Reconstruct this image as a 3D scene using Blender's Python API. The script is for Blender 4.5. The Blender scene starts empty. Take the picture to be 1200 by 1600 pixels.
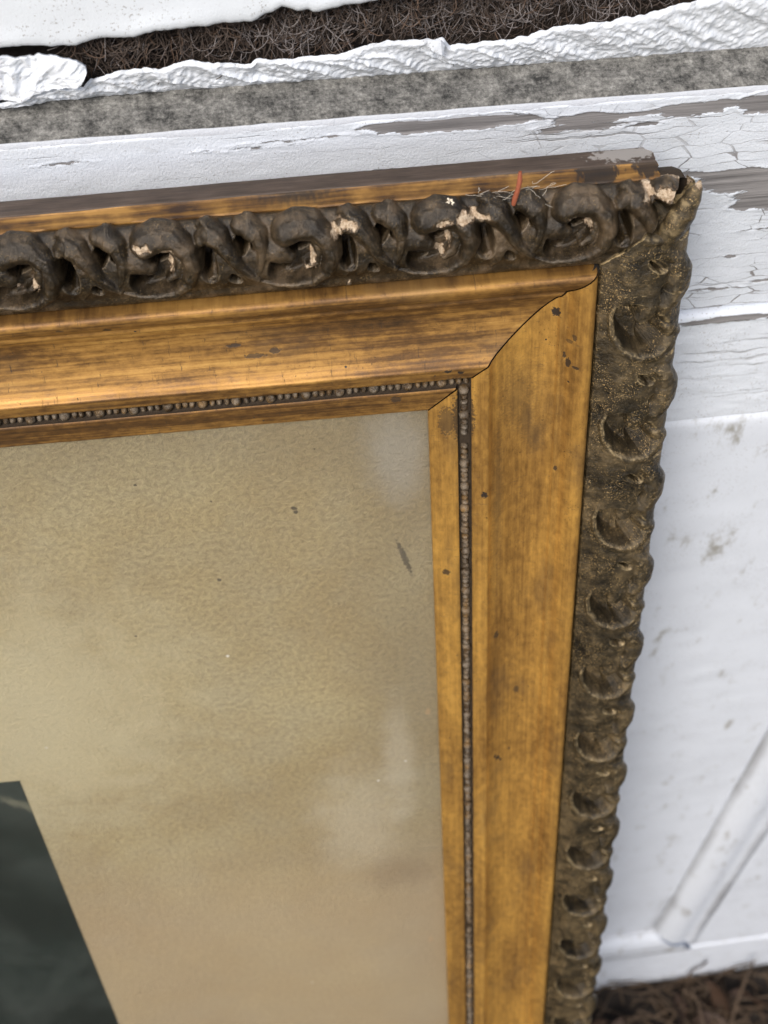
import bpy, math, random
import numpy as np
from mathutils import Matrix, Vector
random.seed(7); rng = np.random.default_rng(7)
SC = bpy.context.scene; COL = SC.collection
R = math.radians

# ---------------------------------------------------------------- camera
cam = bpy.data.cameras.new('camera'); cam_o = bpy.data.objects.new('camera', cam); COL.objects.link(cam_o)
rows = [(0.98965, -0.10391, 0.09897), (-0.14137, -0.82445, 0.54799), (0.02465, -0.55631, -0.83061)]
M = Matrix(((rows[0][0], -rows[0][1], -rows[0][2], 0.0),
            (rows[1][0], -rows[1][1], -rows[1][2], -0.42663),
            (rows[2][0], -rows[2][1], -rows[2][2], 1.70), (0, 0, 0, 1)))
cam_o.matrix_world = M
cam.sensor_fit = 'VERTICAL'; cam.sensor_height = 36; cam.sensor_width = 27; cam.lens = 50.6
cam.clip_start = 0.02; cam.clip_end = 200
cam.dof.use_dof = True; cam.dof.focus_distance = 0.58; cam.dof.aperture_fstop = 13
SC.camera = cam_o
# ---------------------------------------------------------------- sky, sun, exposure
SUN_EL, SUN_AZ = R(46), R(210)          # azimuth: clockwise from +Y, as the Nishita sky counts it
w = bpy.data.worlds.new('World'); SC.world = w; w.use_nodes = True
nt = w.node_tree; bg = nt.nodes['Background']
sky = nt.nodes.new('ShaderNodeTexSky'); sky.sky_type = 'NISHITA'; sky.sun_disc = False
sky.sun_elevation = SUN_EL; sky.sun_rotation = SUN_AZ; sky.dust_density = 3.0; sky.air_density = 1.0
nt.links.new(sky.outputs[0], bg.inputs[0]); bg.inputs[1].default_value = 0.10
sun = bpy.data.lights.new('sun', 'SUN'); sun.energy = 2.0; sun.angle = R(18); sun.color = (1.0, 0.95, 0.88)
sun_o = bpy.data.objects.new('sun', sun); COL.objects.link(sun_o)
d = Vector((math.sin(SUN_AZ) * math.cos(SUN_EL), math.cos(SUN_AZ) * math.cos(SUN_EL), math.sin(SUN_EL)))
sun_o.rotation_euler = d.to_track_quat('Z', 'Y').to_euler()
SC.view_settings.view_transform = 'Standard'; SC.view_settings.look = 'None'
SC.view_settings.exposure = 0.52; SC.view_settings.gamma = 1.0

# ---------------------------------------------------------------- numpy noise
_T = rng.random((256, 256))
def vnoise(x, y):
    xi = np.floor(x).astype(int); yi = np.floor(y).astype(int); fx = x - xi; fy = y - yi
    fx = fx * fx * (3 - 2 * fx); fy = fy * fy * (3 - 2 * fy)
    a = _T[xi & 255, yi & 255]; b = _T[(xi + 1) & 255, yi & 255]; c = _T[xi & 255, (yi + 1) & 255]; e = _T[(xi + 1) & 255, (yi + 1) & 255]
    return (a * (1 - fx) + b * fx) * (1 - fy) + (c * (1 - fx) + e * fx) * fy
def fbm(x, y, o=4):
    s = 0; amp = 0.5
    for i in range(o):
        s = s + amp * (vnoise(x + 17.3 * i, y - 9.1 * i) - 0.5) * 2; x = x * 2.03; y = y * 2.03; amp *= 0.5
    return s
def sstep(a, b, x):
    t = np.clip((x - a) / (b - a), 0, 1); return t * t * (3 - 2 * t)

# ---------------------------------------------------------------- mesh helpers
def link(name, me, parent=None, mats=()):
    o = bpy.data.objects.new(name, me); COL.objects.link(o)
    if me is not None and len(me.materials) == 0:
        for m in mats: me.materials.append(m)
    if parent: o.parent = parent
    return o
def mesh(name, v, f, mats=(), smooth=True, mi=None, uv=None, attrs=None):
    me = bpy.data.meshes.new(name)
    v = np.asarray(v, dtype=np.float32); f = np.asarray(f, dtype=np.int32)
    n = f.shape[1]
    me.vertices.add(len(v)); me.vertices.foreach_set('co', v.ravel())
    me.loops.add(f.size); me.loops.foreach_set('vertex_index', f.ravel())
    me.polygons.add(len(f)); me.polygons.foreach_set('loop_start', np.arange(0, f.size, n, dtype=np.int32))
    me.polygons.foreach_set('loop_total', np.full(len(f), n, dtype=np.int32))
    for m in mats: me.materials.append(m)
    if mi is not None: me.polygons.foreach_set('material_index', np.asarray(mi, dtype=np.int32))
    me.polygons.foreach_set('use_smooth', np.full(len(f), smooth))
    if uv is not None:
        l = me.uv_layers.new(name='UVMap'); l.data.foreach_set('uv', np.asarray(uv, dtype=np.float32)[f.ravel()].ravel())
    for k, a in (attrs or {}).items():
        at = me.attributes.new(k, 'FLOAT', 'POINT'); at.data.foreach_set('value', np.asarray(a, dtype=np.float32))
    me.update(); me.validate()
    return me
def gridf(nu, nv, flip=False):
    i, j = np.meshgrid(np.arange(nu - 1), np.arange(nv - 1), indexing='ij'); a = (i * nv + j).ravel()
    q = np.stack([a, a + nv, a + nv + 1, a + 1], 1)
    return q[:, ::-1] if flip else q
def solid_grid(P, depth):
    """front grid P (nu,nv,3) closed with rim and back, 'depth' is an offset vector"""
    nu, nv = P.shape[:2]; n = nu * nv
    V = np.concatenate([P.reshape(-1, 3), P.reshape(-1, 3) + np.asarray(depth)])
    F = [gridf(nu, nv), gridf(nu, nv, True) + n]
    idx = np.arange(n).reshape(nu, nv)
    loop = np.concatenate([idx[:, 0], idx[-1, 1:], idx[-2::-1, -1], idx[0, -2:0:-1]]); nx = np.roll(loop, -1)
    F.append(np.stack([loop, loop + n, nx + n, nx], 1))
    return V, np.concatenate(F)
def tube(pts, rad, k=5):
    pts = np.asarray(pts, float); n = len(pts); rad = np.broadcast_to(rad, (n,))
    t = np.gradient(pts, axis=0); t /= np.linalg.norm(t, axis=1)[:, None] + 1e-12
    ref = np.array([0.3, 0.9, 0.2]); a = np.cross(t, ref); a /= np.linalg.norm(a, axis=1)[:, None] + 1e-12; b = np.cross(t, a)
    V = []
    for i in range(n):
        for j in range(k):
            c = 2 * math.pi * j / k; V.append(pts[i] + rad[i] * (a[i] * math.cos(c) + b[i] * math.sin(c)))
    F = []
    for i in range(n - 1):
        for j in range(k):
            j2 = (j + 1) % k; F.append((i * k + j, i * k + j2, (i + 1) * k + j2, (i + 1) * k + j))
    return V, F
class Bag:
    def __init__(s): s.v = []; s.f = []; s.n = 0
    def add(s, v, f):
        v = np.asarray(v, float); f = np.asarray(f, int); s.v.append(v); s.f.append(f + s.n); s.n += len(v)
    def mesh(s, name, mats, smooth=True, inv=None):
        v = np.concatenate(s.v)
        if inv is not None:
            v = np.concatenate([v, np.ones((len(v), 1))], 1) @ np.array(inv).T[:, :3]
        return mesh(name, v, np.concatenate(s.f), mats, smooth)

# ---------------------------------------------------------------- node helper
class N:
    def __init__(s, name):
        s.m = bpy.data.materials.new(name); s.m.use_nodes = True; s.t = s.m.node_tree; s.b = s.t.nodes['Principled BSDF']
    def new(s, typ, ins=None, **kw):
        n = s.t.nodes.new('ShaderNode' + typ)
        for k, v in kw.items(): setattr(n, k, v)
        for k, v in (ins or {}).items(): s.put(n.inputs[k], v)
        return n
    def put(s, sock, v):
        if hasattr(v, 'is_output') or hasattr(v, 'links'): s.t.links.new(v, sock)
        else:
            if sock.type == 'RGBA' and len(v) == 3: v = (*v, 1)
            sock.default_value = v
    def uv(s): return s.new('UVMap', uv_map='UVMap').outputs[0]
    def obj(s): return s.new('TexCoord').outputs['Object']
    def pos(s): return s.new('NewGeometry').outputs['Position']
    def attr(s, n): return s.new('Attribute', attribute_name=n).outputs['Fac']
    def map(s, v, sc, loc=(0, 0, 0), rot=(0, 0, 0)): return s.new('Mapping', {0: v, 1: loc, 2: rot, 3: sc}).outputs[0]
    def noise(s, v, scale=1, det=6, rough=0.55, dist=0): return s.new('TexNoise', {'Vector': v, 'Scale': scale, 'Detail': det, 'Roughness': rough, 'Distortion': dist}).outputs[0]
    def vor(s, v, scale=1, feature='F1', rnd=1.0): return s.new('TexVoronoi', {'Vector': v, 'Scale': scale, 'Randomness': rnd}, feature=feature).outputs[0]
    def ma(s, op, a, b=0.0, c=None, clamp=False):
        i = {0: a, 1: b}
        if c is not None: i[2] = c
        return s.new('Math', i, operation=op, use_clamp=clamp).outputs[0]
    def rng(s, v, a, b, c=0.0, d=1.0): return s.new('MapRange', {0: v, 1: a, 2: b, 3: c, 4: d}, interpolation_type='SMOOTHSTEP').outputs[0]
    def mix(s, f, a, b):
        n = s.new('Mix', data_type='RGBA'); s.put(n.inputs[0], f); s.put(n.inputs[6], a); s.put(n.inputs[7], b); return n.outputs[2]
    def mul(s, a, b):
        n = s.new('Mix', data_type='RGBA', blend_type='MULTIPLY'); n.inputs[0].default_value = 1; s.put(n.inputs[6], a); s.put(n.inputs[7], b); return n.outputs[2]
    def ramp(s, f, stops):
        n = s.new('ValToRGB', {0: f}); e = n.color_ramp.elements
        while len(e) < len(stops): e.new(0.5)
        for k, (p, c) in zip(e, stops): k.position = p; k.color = (*c, 1)
        return n.outputs[0]
    def bump(s, h, strength, dist, normal=None):
        i = {'Strength': strength, 'Distance': dist, 'Height': h}
        if normal is not None: i['Normal'] = normal
        return s.new('Bump', i).outputs[0]
    def spot(s, v, c, r, edge=None, soft=False):
        """1 inside an irregular blot: centre c (mm), radii r (mm)"""
        mp = s.map(v, (1 / r[0], 1 / r[1], 1), (-c[0] / r[0], -c[1] / r[1], 0))
        L = s.new('VectorMath', {0: mp}, operation='LENGTH').outputs['Value']
        if edge is not None: L = s.ma('ADD', L, edge)
        return s.rng(L, 1.5, 0.1) if soft else s.rng(L, 1.0, 0.72)
    def out(s, **kw):
        for k, v in kw.items(): s.put(s.b.inputs[k.replace('_', ' ')], v)
        return s.m

# ================================================================ materials
def gilt(name, marks, shade_tone=0.0, ro0=0.18, me=0.60, bw=0.40, sw=0.27, con=1.0, bright=(0.56, 0.325, 0.09)):
    n = N(name); uv = n.uv()
    st = n.noise(n.map(uv, (0.009, 0.55, 1)), 1.0, 8, 0.60)
    st2 = n.noise(n.map(uv, (0.10, 2.6, 1), (3, 9, 0)), 1.0, 6, 0.6)
    blot = n.noise(n.map(uv, (0.011, 0.045, 1), (5, 2, 0)), 1.0, 6, 0.55, 0.3)
    speck = n.noise(n.map(uv, (0.8, 1.1, 1)), 1.0, 4, 0.6)
    mot = n.noise(n.map(uv, (0.16, 0.30, 1), (15, 2, 0)), 1.0, 7, 0.7)
    f = n.ma('ADD', n.ma('MULTIPLY_ADD', st, sw, (0.27 - sw) * 0.5), n.ma('MULTIPLY_ADD', blot, bw, (0.40 - bw) * 0.5)); f = n.ma('ADD', f, n.ma('MULTIPLY', st2, 0.05)); f = n.ma('ADD', f, n.ma('MULTIPLY', mot, 0.22)); f = n.ma('ADD', f, 0.03); f = n.ma('SUBTRACT', n.ma('MULTIPLY_ADD', f, con, 0.5 * (1 - con)), shade_tone)
    c = n.ramp(f, [(0.34, (0.050, 0.028, 0.013)), (0.42, (0.150, 0.074, 0.022)), (0.49, (0.36, 0.190, 0.048)), (0.58, bright), (0.70, (0.74, 0.49, 0.17))])
    # dark speckle clustered in patches
    cl = n.rng(n.noise(n.map(uv, (0.06, 0.09, 1), (31, 7, 0)), 1.0, 3), 0.50, 0.66)
    sp = n.ma('MULTIPLY', n.rng(speck, 0.60, 0.66), cl)
    c = n.mix(n.ma('MULTIPLY', sp, 0.75), c, (0.05, 0.028, 0.014))
    dots = n.rng(n.vor(n.map(uv, (0.14, 0.16, 1)), 1.0), 0.085, 0.05)
    dsel = n.rng(n.noise(n.map(uv, (0.11, 0.13, 1), (9, 50, 0)), 1.0, 1), 0.52, 0.56)
    dots = n.ma('MULTIPLY', dots, dsel)
    # fine cross cracks in the gesso
    cr = n.noise(n.map(uv, (1.1, 0.05, 1), (2, 88, 0)), 1.0, 2); crk = n.rng(n.ma('ABSOLUTE', n.ma('SUBTRACT', cr, 0.5)), 0.010, 0.003)
    crk = n.ma('MULTIPLY', crk, n.rng(n.noise(n.map(uv, (0.3, 0.14, 1), (12, 6, 0)), 1.0, 1), 0.57, 0.64))
    # cooler grey grime sheen in blots
    gm = n.rng(n.noise(n.map(uv, (0.018, 0.05, 1), (77, 3, 0)), 1.0, 5), 0.52, 0.72)
    c = n.mix(n.ma('MULTIPLY', gm, 0.40), c, (0.14, 0.09, 0.05))
    edge = n.ma('MULTIPLY', n.ma('SUBTRACT', n.noise(uv, 0.8, 5), 0.5), 1.8)
    dark = n.ma('MAXIMUM', dots, n.ma('MULTIPLY', crk, 0.8))
    for cc, rr, am in marks:
        dark = n.ma('MAXIMUM', dark, n.ma('MULTIPLY', n.spot(uv, cc, rr, edge, am < 0.62), am))
    c = n.mix(dark, c, (0.030, 0.020, 0.014))
    met = n.ma('MULTIPLY_ADD', dark, -0.5, me, clamp=True)
    ro = n.ma('MULTIPLY_ADD', mot, 0.45, ro0)
    h = n.ma('ADD', n.ma('MULTIPLY', st2, 0.25), n.ma('MULTIPLY', speck, 0.6)); h = n.ma('SUBTRACT', h, n.ma('MULTIPLY', dark, 1.2))
    return n.out(Base_Color=c, Metallic=met, Roughness=ro, Normal=n.bump(h, 0.35, 0.0003))

W_MM = 700
TOP_MARKS = [((713, 3.8), (5.5, 3.2), 0.95), ((708, 23.7), (1.9, 1.2), 1), ((713.5, 22.4), (1.6, 1.1), 1), ((577.5, 58.7), (1.8, 2.2), 1), ((624, 41.4), (3.6, 0.9), 0.9),
             ((632, 36), (5, 1.2), 0.75), ((640, 37.5), (2.5, 1.5), 0.8), ((648, 13.5), (5, 2.2), 0.4), ((686.7, 9), (2.8, 2), 0.8), ((710, 17), (6, 2.5), 0.85), ((560, 62), (1.6, .8), .8)]
SIDE_MARKS = [((-45, 52), (2.6, 1.9), 1), ((-35, 59), (1.8, .9), 0.8), ((-32, 57.5), (1.2, 1.2), .7), ((-21, 57.3), (3.2, 1.0), .95), ((-24, 56), (1.6, .8), .9), ((-20, 60), (1, 1.6), .9), ((39.8, 54.6), (1.7, 1.0), .9), ((150.6, 29.7), (3.6, 1.3), .85),
              ((200, 40.8), (3.4, 1.6), .75), ((254.7, 30), (1.9, 1.0), .95), ((257, 31.5), (2, 1.3), 1), ((259.5, 33), (1.3, .8), 1), ((252, 38), (1.8, .6), .9), ((48.8, 23.1), (2.4, 1.7), 1), ((101, 5.8), (2.2, 2), .9),
              ((4, 14.5), (16, 5.2), .85), ((6, 7.5), (9, 3.8), .7), ((-2, 38), (22, 9.0), .55), ((22, 45), (9, 5), .5), ((62, 29.5), (60, 2.6), .5), ((10, 41), (14, 4.5), .6), ((100, 29), (12, 1.6), .35), ((-14, 41), (12, 3.0), .35)]
M_GILT_TOP = gilt('gilt_top', TOP_MARKS, shade_tone=0.045, ro0=0.30, me=0.45)  # same gilding as the side, weaker light painted in as a darker tone
M_GILT_SIDE = gilt('gilt_side', SIDE_MARKS, shade_tone=-0.022, ro0=0.22, me=0.58, bw=0.32, sw=0.17, con=0.86, bright=(0.68, 0.375, 0.085))  # same gilding as the top, stronger light painted in as a lighter tone
M_GILT = gilt('gilt', [])

def bronze(name, lo, mid, hi, fleck, rough, wear=0.5, wcol=(0.30, 0.25, 0.19), bs=0.8):
    n = N(name); p = n.pos()
    a = n.noise(p, 160, 8, 0.65); b = n.noise(p, 45, 5, 0.55); g = n.noise(p, 1500, 4, 0.7)
    f = n.ma('ADD', n.ma('MULTIPLY', a, 0.55), n.ma('MULTIPLY', b, 0.45))
    c = n.ramp(f, [(0.37, lo), (0.50, mid), (0.66, hi)])
    fl = n.ma('MULTIPLY', n.rng(g, 0.56, 0.64), n.rng(n.noise(p, 110, 3), 0.40, 0.58))
    c = n.mix(n.ma('MULTIPLY', fl, fleck), c, (0.50, 0.34, 0.15))
    pt = n.new('NewGeometry').outputs['Pointiness']; we = n.ma('MULTIPLY', n.rng(pt, 0.512, 0.57), n.rng(n.noise(p, 260, 5, .6), 0.38, 0.60))
    c = n.mix(n.ma('MULTIPLY', we, wear), c, wcol)
    ch = n.ma('ADD', n.attr('chip'), n.ma('MULTIPLY', n.ma('SUBTRACT', n.noise(p, 600, 6, .7), 0.5), 1.4))
    chm = n.rng(ch, 0.50, 0.56)
    c = n.mix(n.rng(ch, 0.34, 0.5), c, (0.10, 0.062, 0.033)); c = n.mix(chm, c, n.mix(n.rng(n.noise(p, 900, 4, .7), .35, .65), (0.58, 0.47, 0.34), (0.28, 0.19, 0.115)))
    h = n.ma('ADD', n.ma('MULTIPLY', a, 1.0), n.ma('MULTIPLY', g, 0.6)); h = n.ma('SUBTRACT', h, n.ma('MULTIPLY', chm, 0.6))
    ro = n.ma('ADD', n.ma('MULTIPLY_ADD', b, 0.30, rough - 0.15), n.ma('MULTIPLY', chm, 0.35), clamp=True)
    return n.out(Base_Color=c, Roughness=ro, Metallic=n.ma('MULTIPLY_ADD', chm, -0.2, 0.2, clamp=True), Specular_IOR_Level=0.5, Normal=n.bump(h, bs, 0.0010))
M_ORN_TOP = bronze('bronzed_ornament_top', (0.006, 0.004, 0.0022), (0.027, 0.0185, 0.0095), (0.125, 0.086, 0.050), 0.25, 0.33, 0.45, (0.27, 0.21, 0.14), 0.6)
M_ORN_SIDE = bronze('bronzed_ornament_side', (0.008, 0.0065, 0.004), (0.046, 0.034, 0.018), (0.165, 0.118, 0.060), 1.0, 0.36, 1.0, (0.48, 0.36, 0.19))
M_BEAD = bronze('dark_beads', (0.016, 0.009, 0.004), (0.060, 0.033, 0.011), (0.25, 0.142, 0.046), 0.4, 0.40)

def back_gold():
    n = N('outer_gilt_edge'); uv = n.uv()
    st = n.noise(n.map(uv, (0.03, 1.3, 1)), 1, 7, 0.6); bl = n.noise(n.map(uv, (0.06, 0.15, 1)), 1, 6, 0.6)
    f = n.ma('ADD', n.ma('MULTIPLY', st, 0.5), n.ma('MULTIPLY', bl, 0.5))
    c = n.ramp(f, [(0.38, (0.04, 0.02, 0.010)), (0.48, (0.15, 0.073, 0.018)), (0.60, (0.34, 0.18, 0.045))])
    edge = n.ma('MULTIPLY', n.ma('SUBTRACT', n.noise(uv, 0.5, 5), 0.5), 1.6)
    dk = None
    for cc, rr in [((767, 103), (9, 4)), ((785, 103.5), (6, 3)), ((655, 103), (16, 1.6)), ((730, 104), (30, 1.0))]:
        s = n.spot(uv, cc, rr, edge, rr[1] < 2); dk = s if dk is None else n.ma('MAXIMUM', dk, s)
    c = n.mix(n.ma('MULTIPLY', dk, 0.9), c, (0.022, 0.017, 0.014))
    return n.out(Base_Color=c, Metallic=0.35, Roughness=0.5, Normal=n.bump(n.ma('ADD', st, bl), 0.5, 0.0005))
M_BACKGOLD = back_gold()
def dark_wood():
    n = N('stained_wood_edge'); uv = n.uv()
    st = n.noise(n.map(uv, (0.05, 1.6, 1)), 1, 8, 0.65); bl = n.noise(n.map(uv, (0.08, 0.3, 1)), 1, 5)
    f = n.ma('ADD', n.ma('MULTIPLY', st, 0.6), n.ma('MULTIPLY', bl, 0.4))
    c = n.ramp(f, [(0.35, (0.030, 0.020, 0.014)), (0.55, (0.078, 0.054, 0.040)), (0.7, (0.13, 0.095, 0.075))])
    e = n.ma('MULTIPLY', n.ma('SUBTRACT', n.noise(uv, 0.4, 6), 0.5), 2.2)
    s = n.spot(uv, (778, 117), (14, 5), e)
    c = n.mix(n.ma('MULTIPLY', s, 0.6), c, (0.42, 0.40, 0.38))
    return n.out(Base_Color=c, Roughness=0.55, Normal=n.bump(st, 0.4, 0.0004))
M_WOOD = dark_wood()

def matboard():
    n = N('mat_paper'); uv = n.uv()
    big = n.noise(n.map(uv, (0.008, 0.006, 1), (1, 4, 0)), 1, 5, 0.5, 0.3); mid = n.noise(n.map(uv, (0.03, 0.03, 1)), 1, 6, 0.6)
    tooth = n.noise(uv, 0.38, 7, 0.75); fine = n.noise(uv, 2.6, 4, 0.6)
    c = n.mix(n.rng(big, 0.38, 0.62), (0.43, 0.332, 0.170), (0.53, 0.436, 0.240))
    c = n.mix(n.ma('MULTIPLY', n.rng(mid, 0.40, 0.65), 0.30), c, (0.47, 0.41, 0.265))
    c = n.mix(n.ma('MULTIPLY', n.rng(tooth, 0.62, 0.36), 0.42), c, (0.13, 0.10, 0.06))
    e = n.ma('MULTIPLY', n.ma('SUBTRACT', n.noise(uv, 0.05, 5, .6), 0.5), 3.2)
    e2 = n.ma('MULTIPLY', n.ma('SUBTRACT', n.noise(uv, 0.7, 4), 0.5), 1.5)
    # foxing and painted lip shadow at top/right edges, browner low, pale bloom patches
    sep = n.new('SeparateXYZ', {0: uv})
    X, Y = sep.outputs[0], sep.outputs[1]
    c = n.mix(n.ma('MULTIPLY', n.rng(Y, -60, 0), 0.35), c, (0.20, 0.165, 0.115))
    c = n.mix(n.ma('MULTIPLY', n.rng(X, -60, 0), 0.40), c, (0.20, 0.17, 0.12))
    c = n.mix(n.ma('MULTIPLY', n.rng(Y, -290, -430), 0.55), c, (0.50, 0.375, 0.235))
    def soft(cc, rr, am, col, base):
        mp = n.map(uv, (1 / rr[0], 1 / rr[1], 1), (-cc[0] / rr[0], -cc[1] / rr[1], 0))
        L = n.ma('ADD', n.new('VectorMath', {0: mp}, operation='LENGTH').outputs['Value'], n.ma('MULTIPLY', e, 0.35))
        return n.mix(n.ma('MULTIPLY', n.rng(L, 1.25, 0.2), am), base, col)
    c = soft((-14, -30), (16, 34), 0.60, (0.40, 0.37, 0.31), c)
    c = soft((-48, -316), (30, 66), 0.36, (0.64, 0.57, 0.44), c)
    c = soft((-22, -262), (11, 64), 0.36, (0.64, 0.57, 0.44), c)
    c = soft((-205, -190), (90, 130), 0.65, (0.62, 0.55, 0.36), c)
    c = soft((-28, -378), (26, 22), 0.30, (0.20, 0.135, 0.085), c)
    c = soft((-110, -350), (60, 14), 0.10, (0.25, 0.18, 0.11), c)
    for cc, rr in [((-4.9, -218), (1.8, 3.0)), ((-9.4, -466), (2.0, 3.6))]:
        c = n.mix(n.ma('MULTIPLY', n.spot(uv, cc, rr, e2), 0.6), c, (0.50, 0.33, 0.18))
    dk = None
    for cc, rr in [((-61, -57), (1.6, 1.4)), ((-60.4, -59.5), (1.1, 1.5)), ((-97, -48), (.5, .5)), ((-128, -34), (.9, .8)), ((-49, -22), (.5, .5)), ((-145, -135), (.8, .8)), ((-100, -100), (1.1, 1.3))]:
        s = n.spot(uv, cc, rr, e2); dk = s if dk is None else n.ma('MAXIMUM', dk, s)
    # slanting scuff near the right edge
    mp = n.map(uv, (1, 1, 1), (13.0, 96, 0)); mp = n.map(mp, (1, 1, 1), rot=(0, 0, R(-14))); mp = n.map(mp, (1 / 1.7, 1 / 14, 1))
    L = n.ma('ADD', n.new('VectorMath', {0: mp}, operation='LENGTH').outputs['Value'], e2)
    dk = n.ma('MAXIMUM', dk, n.ma('MULTIPLY', n.rng(L, 1.0, 0.6), 0.9))
    c = n.mix(n.ma('MULTIPLY', dk, 0.8), c, (0.05, 0.04, 0.035))
    sp = n.ma('MULTIPLY', n.rng(n.vor(uv, 0.045), 0.045, 0.028), n.rng(n.noise(uv, 0.02, 2), 0.5, 0.56))
    c = n.mix(sp, c, (0.85, 0.82, 0.74))
    h = n.ma('ADD', n.ma('MULTIPLY', tooth, 1.0), n.ma('MULTIPLY', fine, 0.3))
    return n.out(Base_Color=c, Roughness=0.62, Specular_IOR_Level=0.35, Normal=n.bump(h, 0.9, 0.0022))
M_MAT = matboard()
def photo_print():
    n = N('dark_print'); uv = n.uv()
    a = n.noise(uv, 0.012, 5); b = n.noise(uv, 0.06, 6, 0.6)
    c = n.mix(n.rng(a, 0.4, 0.62), (0.008, 0.013, 0.011), (0.013, 0.021, 0.018))
    e = n.ma('MULTIPLY', n.ma('SUBTRACT', n.noise(uv, 0.12, 5, .6), 0.5), 2.4)
    mp = n.map(uv, (1, 1, 1), (231, 268, 0)); mp = n.map(mp, (1, 1, 1), rot=(0, 0, R(40))); mp = n.map(mp, (1 / 22.0, 1 / 4, 1))
    L = n.ma('ADD', n.new('VectorMath', {0: mp}, operation='LENGTH').outputs['Value'], e)
    c = n.mix(n.ma('MULTIPLY', n.rng(L, 1.3, 0.2), 0.5), c, (0.20, 0.19, 0.13))
    c = n.mix(n.ma('MULTIPLY', n.rng(b, 0.52, 0.72), 0.12), c, (0.07, 0.085, 0.07))
    return n.out(Base_Color=c, Roughness=0.35, Specular_IOR_Level=0.5)
M_PRINT = photo_print()
def old_glass():
    n = N('old_glass'); t = n.t; uv = n.uv()
    tr = n.new('BsdfTransparent'); gl = n.new('BsdfGlossy', {'Roughness': 0.05})
    lw = n.new('LayerWeight', {'Blend': 0.5}); fr = n.ma('MULTIPLY_ADD', n.ma('POWER', lw.outputs['Facing'], 5.0), 0.9, 0.022); m1 = n.new('MixShader', {0: fr})
    t.links.new(tr.outputs[0], m1.inputs[1]); t.links.new(gl.outputs[0], m1.inputs[2])
    df = n.new('BsdfDiffuse', {'Color': (0.62, 0.66, 0.62)})
    a = n.noise(uv, 0.012, 6, 0.6, 0.5); f = n.ma('MULTIPLY_ADD', n.rng(a, 0.42, 0.72), 0.016, 0.005)
    m2 = n.new('MixShader', {0: f}); t.links.new(m1.outputs[0], m2.inputs[1]); t.links.new(df.outputs[0], m2.inputs[2])
    t.links.new(m2.outputs[0], t.nodes['Material Output'].inputs[0])
    return n.m
M_GLASS = old_glass()

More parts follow.
